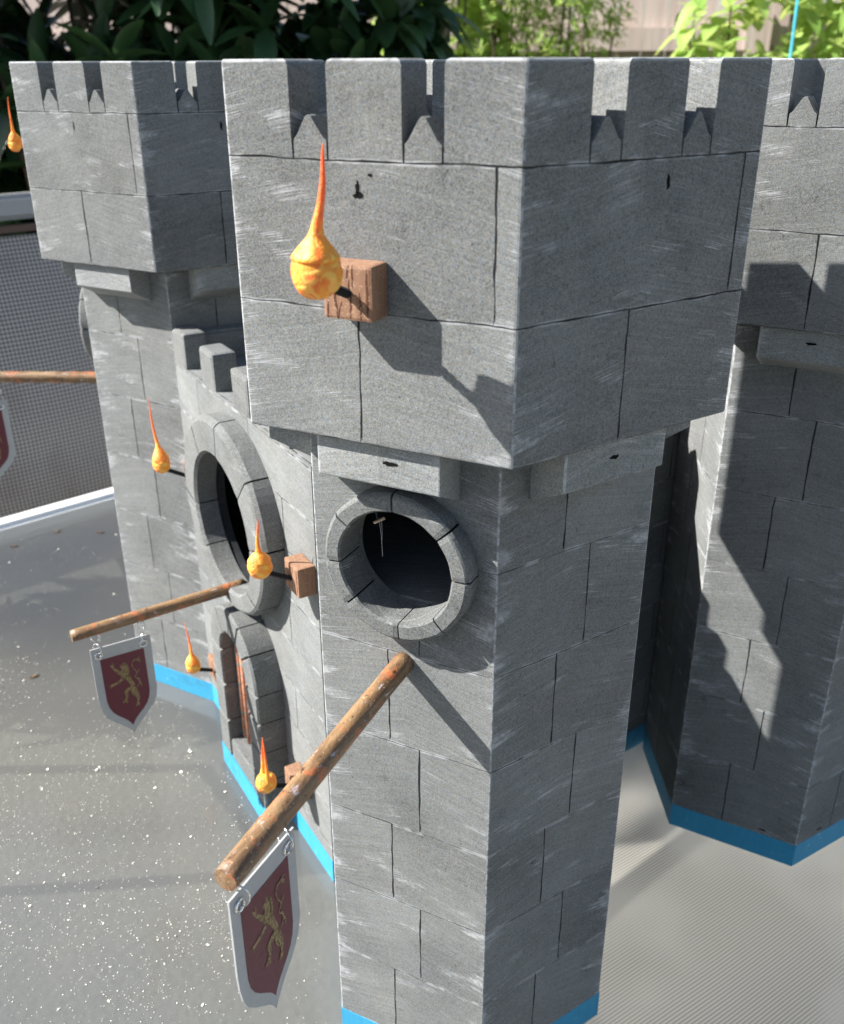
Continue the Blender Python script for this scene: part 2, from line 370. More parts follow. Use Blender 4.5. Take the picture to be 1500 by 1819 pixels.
def ringmesh(parent,fr,c0,zc,ao,bo,ai,bi,t0,t1,angs,name='window_ring',inner_back=-.012,ci=None,mat=None,bev=.0026,gap=.0013,nseg=10):
    """stone ring made of wedge stones; fr=(n,d,a)"""
    n,d,a=fr; bm=bmesh.new(); ci=ci or (c0,zc)
    angs=sorted(x%360 for x in angs)
    def P(u,v,t): return n*(a+t)+d*u+Vector((0,0,v))
    for i,a0 in enumerate(angs):
        a1=angs[(i+1)%len(angs)]
        if a1<=a0:a1+=360
        g=math.degrees(gap/((ao+ai)/2))/2
        lo,hi=a0+g+random.uniform(-.2,.2),a1-g+random.uniform(-.2,.2); m=max(3,int((hi-lo)/4))
        secs=[]
        for j in range(m+1):
            th=D(lo+(hi-lo)*j/m); rv=1+.014*mnoise.noise(Vector((math.cos(th)*3,math.sin(th)*3,zc*9+c0)))
            ri_=1+.010*mnoise.noise(Vector((math.cos(th)*5,math.sin(th)*5,zc*5+9)))
            e=0 if 0<j<m else .0006
            O=lambda k:(c0+ao*rv*k*math.cos(th),zc+bo*rv*k*math.sin(th))
            I=lambda k:(ci[0]+ai*ri_*k*math.cos(th),ci[1]+bi*ri_*k*math.sin(th))
            kb=1-bev/ao; ki=1+bev*.5/ai
            secs.append([bm.verts.new(P(*O(1),t0)),bm.verts.new(P(*O(1),t1-bev-e)),bm.verts.new(P(*O(kb*.5+.5*1),t1-bev*.3-e)),bm.verts.new(P(*O(kb),t1-e)),
                         bm.verts.new(P(*I(ki),t1-e)),bm.verts.new(P(*I(1),t1-bev*.5-e)),bm.verts.new(P(*I(1),t0 if inner_back is None else inner_back))])
        L=len(secs[0])
        for p,q in zip(secs,secs[1:]):
            for k in range(L): bm.faces.new((p[k],p[(k+1)%L],q[(k+1)%L],q[k]))
        bm.faces.new(secs[0][::-1]); bm.faces.new(secs[-1])
    # dark bed behind the joints
    o=frombm(name,bm,mat or ST_TRIM,parent); set_uv(o,[(n,d,a,9.)]); 
    bm=bmesh.new(); m=48
    inn=[];out=[]
    for j in range(m):
        th=2*math.pi*j/m
        out.append((c0+ao*.975*math.cos(th),zc+bo*.975*math.sin(th))); inn.append((ci[0]+ai*1.03*math.cos(th),ci[1]+bi*1.03*math.sin(th)))
    tb=t1-.0035
    vs=[[bm.verts.new(P(*q,t)) for q in lst] for lst,t in((out,t0),(out,tb),(inn,tb),(inn,t0 if inner_back is None else inner_back+.001))]
    for i in range(4):
        for k in range(m): bm.faces.new((vs[i][k],vs[i][(k+1)%m],vs[(i+1)%4][(k+1)%m],vs[(i+1)%4][k]))
    b=frombm('joint_bed',bm,DARK,o); return o
def corbel(parent,k):
    a=BSD*math.cos(D(30)); n,d,_=frame(k,a); bm=bmesh.new(); jt=random.uniform(-.0015,.0015)
    pr=[(-.0005,.5302),(.0283,.5448+jt),(.0283,.5704),(-.0005,.5704)]
    v=[[bm.verts.new(n*(a+t)+d*s_+Vector((0,0,z))) for t,z in pr] for s_ in(-.041+jt,.040+jt)]
    for i in range(4): bm.faces.new((v[0][i],v[0][(i+1)%4],v[1][(i+1)%4],v[1][i]))
    bm.faces.new(v[0][::-1]); bm.faces.new(v[1])
    bmesh.ops.recalc_face_normals(bm,faces=bm.faces)
    es=[e for e in bm.edges if all((q.co.dot(n)-a)>.02 for q in e.verts)]
    bmesh.ops.bevel(bm,geom=es,offset=.0009,segments=2,profile=.6,affect='EDGES')
    o=frombm('corbel',bm,ST_CORB,parent); set_uv(o,[(n,d,a+.0283,.0405)]); return o
def hole_mark(parent,k,a,s_,z,w_,h_,seed=0,name='nail_hole'):
    n,d,_=frame(k,a); rnd=random.Random(seed); m=16; bm=bmesh.new(); vs=[]
    for j in range(m):
        th=2*math.pi*j/m; r=rnd.uniform(.6,1.15)
        vs.append(bm.verts.new(n*(a+.00025)+d*(s_+w_*r*math.cos(th))+Vector((0,0,z+h_*r*math.sin(th)))))
    f=bm.faces.new(vs); r=bmesh.ops.extrude_face_region(bm,geom=[f])
    bmesh.ops.translate(bm,verts=[x for x in r['geom'] if isinstance(x,bmesh.types.BMVert)],vec=-n*.002)
    return frombm(name,bm,DARK,parent)
def build_tower(loc,rz,ent,label,group='hexagonal castle towers'):
    t=empty('castle_tower',loc,rz,label,'tower',group)
    battlement(t,ent); shaft(t,ent)
    bm=bmesh.new()
    R=BSD+.0005
    v=[[bm.verts.new((R*math.cos(D(-90+60*k)),R*math.sin(D(-90+60*k)),z)) for k in range(6)] for z in(.0003,.0285)]
    for k in range(6): bm.faces.new((v[0][k],v[0][(k+1)%6],v[1][(k+1)%6],v[1][k]))
    bm.faces.new(v[0][::-1]); bm.faces.new(v[1]); frombm('base_strip',bm,BLUE,t)
    a=BSD*math.cos(D(30))
    ringmesh(t,frame(ent,a),.0013,.4812,.0512,.0515,.0392,.0392,-.0003,.0150,(91,42,2,-47,-87,-137,-175,145))
    for k in range(6): corbel(t,k)
    return t
TF=build_tower((0,0,0),0,0,'large grey hexagonal tower nearest the viewer, with round window and a pole under it')
TL=build_tower((-.28257,.55529,0),D(-2.36681),5,'grey hexagonal tower at the far left end of the arched gate wall')
TR=build_tower((.36263,.22292,0),D(-2.62726),2,'shaded grey tower cut by the right picture edge, partly behind the nearest tower')
aH=BH*math.cos(D(30)); aS=BSD*math.cos(D(30))
# keyhole and slot marks on the nearest tower
hole_mark(TF,0,aH,-.0054,.7105,.0013,.0042,3); hole_mark(TF,0,aH,-.0050,.7070,.0030,.0018,5); hole_mark(TF,0,aH,.0022,.7172,.0016,.0008,9)
hole_mark(TF,1,aH,.0134,.7114,.0012,.0052,4); hole_mark(TF,0,aS+.0283,.0074,.5590,.0052,.0015,6); hole_mark(TF,1,aS+.0283,-.0031,.5585,.0048,.0015,7)
hole_mark(TL,0,aH,-.004,.7105,.0007,.0050,8); hole_mark(TL,1,aH,.0,.7105,.0014,.005,8); hole_mark(TR,0,aS+.0283,.0,.5600,.0045,.0014,12)
hole_mark(TR,0,aS,.030,.0345,.0046,.0011,13); hole_mark(TR,1,aS,-.030,.0345,.0046,.0011,14); hole_mark(TF,1,aS,-.012,.0360,.0042,.0010,15); hole_mark(TL,0,aS,-.004,.5592,.004,.0012,16)
# ------------------------------------------------------------------ walls
WA=Vector((-.2890,.4270,0)); wd=Vector((.45489,-.89055,0)); wn=Vector((-.89055,-.45489,0))
def wallspace(loc,d):  # empty at wall start, local x along the wall, local -y outward
    return math.atan2(d.y,d.x)
# local frame: x along the wall (towards the nearest tower), outward normal = -y
GW=empty('gate_wall',tuple(WA),math.atan2(wd.y,wd.x),'bright sunlit gate wall with arched gate, large round window and battlements between two towers','castle wall')
FR=(Vector((0,-1,0)),Vector((1,0,0)),0.)
LW=.3635
bm=bmesh.new(); box(bm,Matrix.Translation((LW/2-.004,.055,.2465)),LW/2+.004,.055,.2185)
body=frombm('wall_body',bm,ST_WALL,GW)
body.data.materials.append(INSIDE_SHADE)
def cut(pts_fn):
    c=bmesh.new(); pts_fn(c); o=frombm('cut',c,INSIDE_SHADE,GW); o.data.materials.clear(); o.data.materials.append(ST_WALL); o.data.materials.append(INSIDE_SHADE); return o
# hollow inside, then the two openings
c=bmesh.new(); box(c,Matrix.Translation((LW/2,.0565,.2465)),LW/2-.004,.0455,.2085); o=frombm('cut',c,None,GW); boolean(body,o)
c=bmesh.new(); m=64
def prism(c,pts,y0,y1):
    A=[c.verts.new((x,y0,z)) for x,z in pts];B=[c.verts.new((x,y1,z)) for x,z in pts]
    c.faces.new(A); c.faces.new(B[::-1])
    for i in range(len(pts)): c.faces.new((A[i],B[i],B[(i+1)%len(pts)],A[(i+1)%len(pts)]))
prism(c,[(.179+.079*math.cos(2*math.pi*j/m),.341+.0745*math.sin(2*math.pi*j/m)) for j in range(m)],-.03,.03); o=frombm('cut',c,None,GW); boolean(body,o)
GC,GS=.191,.177
arc=[(GC+.0385*math.cos(math.pi*j/16),GS+.0385*math.sin(math.pi*j/16)) for j in range(17)]
c=bmesh.new(); prism(c,arc+[(GC-.0385,.054),(GC+.0385,.054)],-.03,.03); o=frombm('cut',c,None,GW); boolean(body,o)
set_uv(body,[(*FR,9.)])
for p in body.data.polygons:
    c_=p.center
    if .0015<c_.y<.103 and .003<c_.x<LW-.003 and .036<c_.z<.456: p.material_index=1  # hollow and hole jambs painted dark to stand for their shade
# blue strip under the wall
bm=bmesh.new(); box(bm,Matrix.Translation((LW/2-.004,.0545,.0144)),LW/2+.004,.0551,.0141)
gb=.0685
box(bm,Matrix.Translation((GC-.0005,-.0152,.0144)),gb+.0005,.0152,.0141)
frombm('base_strip',bm,BLUE,GW)
ringmesh(GW,FR,.180,.350,.1145,.1030,.0775,.0735,-.0003,.0235,(86,42,4,-42,-89,-138,-174,128),inner_back=-.0008,ci=(.179,.341),bev=.006,gap=.0018)
# gate surround: leg stones and arch stones
bm=bmesh.new()
def stoneblock(pts,t0,t1):
    """pts closed outline (x,z) -> block with softened front arris"""
    cx=sum(p[0] for p in pts)/len(pts); cz=sum(p[1] for p in pts)/len(pts)
    back=[bm.verts.new((x,-t0,z)) for x,z in pts]; fr1=[bm.verts.new((x,-(t1-.0022),z)) for x,z in pts]
    ins=[]
    for x,z in pts:
        dx,dz=cx-x,cz-z; L=math.hypot(dx,dz); ins.append(bm.verts.new((x+dx/L*.0024,-t1,z+dz/L*.0024)))
    L=len(pts)
    for a_,b_ in((back,fr1),(fr1,ins)):
        for i in range(L): bm.faces.new((a_[i],a_[(i+1)%L],b_[(i+1)%L],b_[i]))
    bm.faces.new(ins); bm.faces.new(back[::-1])
ro_,ri_=.0680,.0375; t1=.030
for sg in(-1,1):
    zs=[.0288,.066,.104,.142,GS] if sg>0 else [.0288,.080,.13,GS]
    for z0_,z1_ in zip(zs,zs[1:]):
        z0g=z0_+(0 if z0_<.03 else .0006)
        stoneblock([(GC+sg*ri_,max(z0g,.0545) if False else z0g),(GC+sg*ro_,z0g),(GC+sg*ro_,z1_-.0006),(GC+sg*ri_,z1_-.0006)],-.0003,t1)
ab=[0,38,66,92,126,180]
for a0,a1 in zip(ab,ab[1:]):
    g=.6; m=6; oo=[];ii=[]
    for j in range(m+1):
        th=D(a0+g+(a1-a0-2*g)*j/m); oo.append((GC+ro_*math.cos(th),GS+ro_*math.sin(th))); ii.append((GC+ri_*math.cos(th),GS+ri_*math.sin(th)))
    stoneblock(oo+ii[::-1],-.0003,t1)
stoneblock([(GC-ri_+.0004,.0288),(GC+ri_-.0004,.0288),(GC+ri_-.0004,.0535),(GC-ri_+.0004,.0535)],-.0003,t1-.001)
o=frombm('gate_arch',bm,ST_TRIM,GW); set_uv(o,[(*FR,9.)])
bm=bmesh.new()   # portcullis bars
s=N('rusted_bars'); O=s.obj(); n=s.noise(O,110,4,.7)
c=s.mix(s.mr(n,.35,.6),(.36,.12,.05),(.50,.24,.15)); c=s.mix(s.mr(s.noise(O,150,3),.55,.66),c,(.16,.24,.22)); BARS=s.fin(c,.6)
for i in range(6):
    x=GC-.0325+i*.0130; h=GS+math.sqrt(max(0,.039**2-(x-GC)**2))
    b2=bmesh.new(); tube(b2,[(x,-.012,.0535),(x,-.012,h)],.0032,10); frombm('gate_bar',b2,BARS,GW,smooth=True)
# a fallen petal on the gate sill
# wall merlons
def merlon(x,w_,d_=.026,z0=.4648,z1=.5045,parent=None,y=0):
    b=bmesh.new(); box(b,Matrix.Translation((x,y+d_/2-.0002,(z0+z1)/2)),w_/2,d_/2,(z1-z0)/2)
    es=[e for e in b.edges if max(v.co.z for v in e.verts)>z1-.001]
    bmesh.ops.bevel(b,geom=es,offset=.0042,segments=2,profile=.55,affect='EDGES')
    for v in b.verts:
        if v.co.z>z0+.002: v.co+=Vector((mnoise.noise(v.co*90),mnoise.noise(v.co*90+Vector((5,0,0))),0))*.0008
    o=frombm('merlon',b,ST_TRIM,parent); set_uv(o,[(*FR,9.)]); return o
for x in(.0205,.1125,.2050,.2975): merlon(x,.043,.026,parent=GW)
b=bmesh.new(); box(b,Matrix.Translation((.011,.070,.4815)),.012,.043,.0170)
bmesh.ops.bevel(b,geom=[e for e in b.edges if min(v.co.z for v in e.verts)>.49],offset=.003,segments=2,affect='EDGES')
o=frombm('parapet',b,ST_TRIM,GW); set_uv(o,[(*FR,9.)])
b=bmesh.new(); box(b,Matrix.Translation((LW/2+.01,.104,.4815)),LW/2-.02,.006,.0170); o=frombm('parapet',b,ST_TRIM,GW); set_uv(o,[(*FR,9.)])
# rear wall between the nearest tower and the right-hand tower
q0=Vector((.2500,.3010,0)); dirb=Vector((-.845,-.535,0)).normalized()
SW=empty('side_wall',tuple(q0),math.atan2(-dirb.y,-dirb.x),'dark shaded wall in the gap between the nearest tower and the right tower','castle wall')
bm=bmesh.new(); box(bm,Matrix.Translation((-.105,.045,.2465)),.148,.045,.2185); o=frombm('wall_body',bm,ST_WALL,SW); set_uv(o,[(*FR,9.)])
bm=bmesh.new(); box(bm,Matrix.Translation((-.105,.0447,.0144)),.148,.0455,.0141); frombm('base_strip',bm,BLUE,SW)
for x in(-.05,-.14): merlon(x,.043,.026,parent=SW)

# ------------------------------------------------------------------ torches
def make_torch(mat4,label,scale=1.,thin=.72,lean=(0,0),tip=.050,curl=(0,0),blocktilt=0,split=False,group='flame torches on brown wooden blocks',off=(-.0035,.0),t_f=.0235,tiltz=0):
    """local: x along the wall, -y outward, z up; origin at block centre on the wall"""
    t=empty('wall_torch',(0,0,0),0,label,'torch',group); t.matrix_world=mat4
    b=bmesh.new(); box(b,Matrix.Translation((0,-.0085,0)),.0148,.0088,.0145)
    es=[e for e in b.edges if min(-v.co.y for v in e.verts)>.01 or max(v.co.z for v in e.verts)<-.01 or (abs(e.verts[0].co.z-e.verts[1].co.z)<1e-5)]
    bmesh.ops.bevel(b,geom=b.edges[:],offset=.0019,segments=2,profile=.6,affect='EDGES')
    frombm('mount_block',b,WOOD,t)
    fc=Vector((off[0],-.0175-t_f,.0125+off[1]))     # flame centre
    p0=Vector((0,-.0155,-.001)); b=bmesh.new(); dr=(fc-Vector((0,0,.0045))-p0); L=dr.length; m=26; a_=dr.normalized()
    pts=[];rad=[]
    for i in range(m+1): pts.append(p0+dr*(i/m)); rad.append(.0018 if i%2 else .0027)
    tube(b,pts,rad,10)
    e1=a_.cross(Vector((0,0,1))).normalized(); e2=a_.cross(e1)
    rnd=random.Random(len(label))
    for i in range(170):
        f_=rnd.random()*.97; th=rnd.random()*6.283; q=p0+dr*f_; dd=e1*math.cos(th)+e2*math.sin(th)
        w_=a_*.00012; v0,v1,v2=b.verts.new(q+dd*.0015-w_),b.verts.new(q+dd*.0015+w_),b.verts.new(q+dd*rnd.uniform(.0028,.0037)+a_*rnd.uniform(-.0005,.0005))
        b.faces.new((v0,v1,v2))
    frombm('wire_stem',b,WIRE,t,recalc=False)
    def flame_mesh(path,rads,seed,ridges):
        b=bmesh.new(); n=44; rings=[]
        if len(path)<=14:
            pp=[];rr=[]
            for i in range(len(path)-1):
                for q in range(3): pp.append(Vector(path[i]).lerp(Vector(path[i+1]),q/3)); rr.append(rads[i]+(rads[i+1]-rads[i])*q/3)
            path=pp+[Vector(path[-1])]; rads=rr+[rads[-1]]
        for i,(c_,r) in enumerate(zip(path,rads)):
            ring=[]
            for k in range(n):
                th=2*math.pi*k/n
                q=Vector((math.cos(th),math.sin(th),0))
                nz=mnoise.noise(Vector((q.x*1.1+seed,q.y*1.1+seed*.7,c_[2]*95+th*.25)))
                rr=r*(1+ridges*(nz*.40-.26*math.exp(-(nz/.07)**2)+.10*math.sin(2*th+c_[2]*160+seed)))
                ring.append(b.verts.new(Vector(c_)+q*rr))
            rings.append(ring)
        for p,q in zip(rings,rings[1:]):
            for k in range(n): b.faces.new((p[k],p[(k+1)%n],q[(k+1)%n],q[k]))
        b.faces.new(rings[0][::-1]); b.faces.new(rings[-1])
        bmesh.ops.recalc_face_normals(b,faces=b.faces)
        return b
    R=.0127*scale; seed=rnd.random()*9
    # bulb
    path=[];rads=[]
    for i in range(13):
        ph=-math.pi/2+math.pi*.80*i/12; path.append(Vector((0,0,R*1.02*math.sin(ph)))); rads.append(max(.0006,R*math.cos(ph)**.85 if math.cos(ph)>0 else .0006))
    fo=frombm('flame',flame_mesh(path,rads,seed,.26),FLAME,t,smooth=True); fo.location=fc
    # folded cap running up into the long tongue
    H=tip*1.0; path=[];rads=[]
    z0=R*.50
    prof=[(0,.92),(.03,.93),(.09,.76),(.15,.55),(.21,.39),(.28,.285),(.38,.215),(.52,.165),(.68,.13),(.83,.09),(.94,.055),(1,.012)]
    for f_,k in prof:
        bend=f_**1.5
        path.append(Vector((lean[0]*bend+curl[0]*math.sin(f_*3.1)*.01+.0019*math.sin(f_*6+seed)*f_,lean[1]*bend+.001*math.sin(f_*6+seed*2)*f_,z0+H*f_))); rads.append(max(.0003,R*k))
    rads=[r*(thin if i>3 else 1) for i,r in enumerate(rads)]
    if not split:
        path=[path[0]+Vector((0,0,-R*.05))]+path; rads=[R*.55]+rads
        frombm('flame_tongue',flame_mesh(path,rads,seed+3,.14),FLAME,fo,smooth=True)
    else:
        for sx in(-1,1):
            pp=[];rr=[]
            for f_,k in prof:
                pp.append(Vector((sx*R*(.62*(1-f_)**.7)+lean[0]*f_,lean[1]*f_,z0*.2+H*(.96 if sx<0 else 1)*f_))); rr.append(max(.0003,R*k*(.36+.4*min(1,f_*2))))
            frombm('flame_tongue',flame_mesh(pp,rr,seed+sx,.12),FLAME,fo,smooth=True)
    return t
def facemat(tower,k,a,s_,z):
    n,d,_=frame(k,a); M=Matrix.Identity(4)
    for i,v in enumerate((d,-n,Vector((0,0,1)))): 
        for j in range(3): M[j][i]=v[j]
    p=n*a+d*s_+Vector((0,0,z))
    for j in range(3): M[j][3]=p[j]
    TM=Matrix.Translation(tower.location)@Matrix.Rotation(tower.rotation_euler.z,4,'Z')
    return TM@M
WM=Matrix.Translation(WA)@Matrix.Rotation(math.atan2(wd.y,wd.x),4,'Z')
def wm(s_,z): return WM@Matrix.Translation((s_,0,z))
make_torch(facemat(TF,0,aH,-.0033,.6607),'torch high on the nearest tower, with tall straight orange tongue and yellow bulb',1.0,thin=.86,lean=(.0088,0),tip=.052,off=(.0012,.0036),t_f=.0300)
make_torch(facemat(TL,5,aH,.0,.672),'torch at the left picture edge, hanging off the side of the far left tower top',.62,lean=(-.001,0),tip=.046,t_f=.022,curl=(.3,0))
make_torch(wm(.347,.3565),'torch right of the large round window, with thin straight red tongue and round yellow bulb',.86,lean=(.002,0),tip=.043,off=(-.015,-.0015),t_f=.0225)
make_torch(wm(.060,.350),'torch left of the large round window, with its red tongue bent sideways',.78,lean=(-.016,-.002),tip=.068,off=(-.014,.002),t_f=.0235,curl=(-.5,0))
make_torch(wm(.070,.097),'torch low on the wall left of the arched gate, with thin red tongue leaning left',.70,lean=(-.012,0),tip=.052,off=(.003,.003),t_f=.0235)
make_torch(wm(.3045,.0915),'torch low on the wall right of the gate whose flame splits into two red tongues',.86,lean=(.001,0),tip=.056,off=(-.006,-.002),t_f=.0235,split=True)

# ------------------------------------------------------------------ flag poles and hanging shields
def make_pole(M,label,L,drop,r=.0073,back=-.001):
    """local: x axis = outward along the pole"""
    b=bmesh.new(); m=26; n=26; rings=[]
    for i in range(m+1):
        f_=i/m; x=back+(L-back)*f_; ring=[]
        for k in range(n):
            th=2*math.pi*k/n; rr=r*(1+.035*mnoise.noise(Vector((x*40,math.cos(th)*1.2,math.sin(th)*1.2)))-(.05 if i==m else 0))
            ring.append(b.verts.new((x,rr*math.cos(th),rr*math.sin(th)-drop*f_)))
        rings.append(ring)
    for p,q in zip(rings,rings[1:]):
        for k in range(n): b.faces.new((p[k],p[(k+1)%n],q[(k+1)%n],q[k]))
    b.faces.new(rings[0]); 
    # sawn end with a raised rim line
    cc=b.verts.new((L+.0006,0,-drop))
    for k in range(n): b.faces.new((rings[-1][k],cc,rings[-1][(k+1)%n]))
    bmesh.ops.recalc_face_normals(b,faces=b.faces)
    o=frombm('flag_pole',b,POLE); o.data.polygons.foreach_set('use_smooth',[len(p.vertices)==4 for p in o.data.polygons])
    o.matrix_world=M; return tag(o,label,'pole','flag poles under the round windows')
def polemat4(tower,k,a,s_,z):
    n,d,_=frame(k,a); M=Matrix.Identity(4)
    for i,v in enumerate((n,-d if False else Vector((-n.y,n.x,0)),Vector((0,0,1)))):
        for j in range(3): M[j][i]=v[j]
    p=n*a+d*s_+Vector((0,0,z))
    for j in range(3): M[j][3]=p[j]
    return Matrix.Translation(tower.location)@Matrix.Rotation(tower.rotation_euler.z,4,'Z')@M
# shield outline in (t along the pole, z down from the top edge)
def shield(wd_,ht,inset=0,n=10):
    hw=wd_/2; pts=[(-hw,0),(hw,0)]
    def side(sg):
        P0=(hw,-ht*.48);P1=(hw*.98,-ht*.66);P2=(hw*.60,-ht*.82);P3=(hw*.20,-ht*.90);P4=(0,-ht)
        return [P0,(hw*.995,-ht*.58),(hw*.93,-ht*.67),(hw*.80,-ht*.745),(hw*.60,-ht*.81),(hw*.38,-ht*.865),(hw*.20,-ht*.915),(hw*.08,-ht*.96),P4]
    R=side(1); pts+=R; pts+=[(-x,z) for x,z in R[::-1][1:]]
    return pts
LION=[ # strokes traced from the photographed emblem, (x,y,half width) in a 0..1 field, x right, y down
 [(.515,.20,.020),(.505,.27,.052),(.485,.35,.068),(.475,.43,.062),(.47,.50,.050)],          # head and mane
 [(.50,.215,.022),(.43,.255,.020),(.40,.275,.010)],                                        # muzzle
 [(.50,.47,.045),(.545,.55,.042),(.60,.65,.038),(.645,.76,.046),(.64,.84,.040)],            # body
 [(.42,.42,.034),(.33,.34,.024),(.27,.26,.017),(.235,.205,.022),(.20,.165,.006)],           # raised paw
 [(.44,.52,.034),(.33,.575,.026),(.22,.60,.020),(.15,.605,.018),(.10,.60,.005)],            # lower paw
 [(.22,.60,.016),(.15,.635,.012),(.12,.655,.004)],
 [(.25,.235,.014),(.27,.165,.010),(.255,.13,.004)],
 [(.61,.76,.044),(.50,.80,.046),(.44,.84,.040),(.47,.92,.028),(.43,1.0,.020),(.375,1.04,.016),(.345,1.055,.005)],  # left hind leg
 [(.43,1.0,.016),(.44,1.06,.013),(.45,1.085,.004)],
 [(.635,.82,.050),(.665,.92,.048),(.715,1.02,.030),(.70,1.10,.020),(.665,1.18,.018),(.63,1.21,.005)], # right hind leg
 [(.70,1.12,.014),(.705,1.18,.011),(.70,1.22,.004)],
 [(.66,.80,.006),(.74,.78,.008),(.80,.70,.010),(.78,.62,.016),(.73,.585,.012),(.70,.56,.005)],             # tail
 [(.70,.56,.006),(.745,.52,.014),(.77,.46,.010),(.72,.40,.006),(.68,.33,.006),(.68,.25,.008),(.73,.19,.014),(.80,.19,.022),(.86,.235,.018),(.87,.28,.004)],
 [(.80,.19,.014),(.86,.16,.010),(.90,.165,.003)],[(.80,.70,.014),(.83,.76,.010),(.82,.81,.003)],
 [(.77,.47,.010),(.81,.44,.008),(.83,.41,.003)],
 [(.55,.22,.010),(.575,.30,.014),(.575,.40,.014),(.56,.47,.006)],[(.43,.33,.010),(.415,.40,.010),(.42,.46,.004)],
]
def make_banner(M,label,tc,ztop,W_=.0605,Ht=.1138,swing=0,tilt=0,pole_z=None):
    """local frame of the pole: x along pole, z up; shield hangs in the x-z plane"""
    t=empty('shield_banner',(0,0,0),0,label,'banner','hanging shield banners with a gold lion')
    t.matrix_world=M@Matrix.Translation((tc,0,ztop))@Matrix.Rotation(tilt,4,'X')@Matrix.Rotation(swing,4,'Z')
    def plate(name,pts,y0,y1,mat,par=t,cx=0,cz=0):
        b=bmesh.new(); A=[b.verts.new((x+cx,y0,z+cz)) for x,z in pts];B=[b.verts.new((x+cx,y1,z+cz)) for x,z in pts]
        b.faces.new(A); b.faces.new(B[::-1])
        for i in range(len(pts)): b.faces.new((A[i],B[i],B[(i+1)%len(pts)],A[(i+1)%len(pts)]))
        return frombm(name,b,mat,par)
    rnd=random.Random(3); out=shield(W_,Ht)
    out=[(x+rnd.uniform(-.0004,.0004),z+rnd.uniform(-.0004,.0004)) for x,z in out]
    plate('shield_board',out,-.0006,.0006,WHITE)
    fw,fh=.0445,.089
    for sy,nm in((1,'red_field'),):
        plate(nm,shield(fw,fh),.0005,.0009,MAROON,cz=-.0140)
    # lion on both printed sides
    b=bmesh.new()
    for i,st in enumerate(LION):
        off=.0010+.00003*i
        pts=[(x,y,w_) for x,y,w_ in st]
        Lf=[];Rt=[]
        for j,(x,y,w_) in enumerate(pts):
            a0=pts[max(0,j-1)];a1=pts[min(len(pts)-1,j+1)]; dx,dy=a1[0]-a0[0],a1[1]-a0[1]; l=math.hypot(dx*fw,dy*.055) or 1
            nx,ny=-dy*.055/l,dx*fw/l
            X=(x-.5)*fw; Z=-.0140-y*.055
            # local +x runs away from the wall = left in the picture
            w2=w_*1.3*fw
            rg=1+.18*math.sin(j*5.1+i)
            Lf.append((-X-nx*w2*rg,Z-ny*w2*rg)); Rt.append((-X+nx*w2*rg,Z+ny*w2*rg))
        for j in range(len(pts)-1):
            q=[b.verts.new((p[0],off,p[1])) for p in (Lf[j],Lf[j+1],Rt[j+1],Rt[j])]
            b.faces.new(q)
    bmesh.ops.remove_doubles(b,verts=b.verts,dist=1e-7)
    frombm('lion_emblem',b,GOLD,t)
    # grommets and wire rings
    for sx in(-1,1):
        gx=sx*(W_/2-.0075); gz=-.0085
        b=bmesh.new(); torus(b,(gx,-.0010,gz),(0,1,0),.0036,.0013,22,8); torus(b,(gx,.0010,gz),(0,1,0),.0036,.0011,22,8)
        g=frombm('grommet',b,STEEL,t,smooth=True)
        b=bmesh.new(); torus(b,(gx,-.0004,gz+.0058),(1,.35*sx,.1),.0072,.00060,26,6); frombm('wire_ring',b,STEEL,t,smooth=True)
        b=bmesh.new(); pz=(pole_z or .0205); torus(b,(gx,0,pz-.0030-.0050),(.25,1,0),.0042,.0010,22,6,arc=5.6,start=2.); tube(b,[(gx,0,pz-.0055),(gx,0,pz+.002)],.0008,8)
        frombm('screw_eye',b,STEEL,t,smooth=True)
    return t
Mp=polemat4(TF,0,aS,.0002,.404); make_pole(Mp,'thick rusty brown pole jutting from the nearest tower below its window',.199,.0125)
make_banner(Mp,'maroon shield with gold lion hanging from the nearest tower pole at the picture bottom',.1688,.3758-.404,pole_z=.0195)
Mw=WM@Matrix(((0,1,0,.177),(-1,0,0,0),(0,0,1,.2645),(0,0,0,1)))
make_pole(Mw,'slim brown pole jutting from the lower rim of the large round window',.184,.0065,r=.0062,back=.004)
make_banner(Mw,'maroon shield with gold lion hanging over the table left of the arched gate',.1392,.2365-.2645,pole_z=.0205)
Mx=polemat4(TL,5,aS,.0,.4075); make_pole(Mx,'brown pole crossing the left picture edge before the mesh chair',.199,-.003)
make_banner(Mx,'shield banner cut off by the left picture edge, only white rim and red corner showing',.1700,-.028,pole_z=.0205)

# wood chip hanging in a cobweb inside the round window of the nearest tower
n_,d_,_=frame(0,aS)
def sp(s_,t,z): return n_*(aS+t)+d_*s_+Vector((0,0,z))
ch=empty('wood_chip',tuple(sp(-.0185,-.004,.5035)),0,'tiny pale wood chip hanging on a cobweb thread in the nearest round window','wood chip')
b=bmesh.new(); box(b,Matrix.Rotation(D(-14),4,'Y')@Matrix.Rotation(D(20),4,'Z'),.0038,.0009,.0008); bmesh.ops.subdivide_edges(b,edges=b.edges[:],cuts=2)
for v in b.verts: v.co+=Vector([mnoise.noise(v.co*700+Vector((k,0,0)))*.0006 for k in range(3)])
frombm('chip',b,simple('chip_wood',(.62,.46,.32),.7),ch)
b=bmesh.new(); tube(b,[(0,0,0),(.0012,0,-.012),(.0016,0,-.026)],.00011,5); tube(b,[(.0015,0,0),(.0018,0,-.010),(.0013,0,-.014)],.00008,5); tube(b,[(-.001,0,.0),(-.004,.002,.016)],.00007,5)
frombm('cobweb_thread',b,SILK,ch)

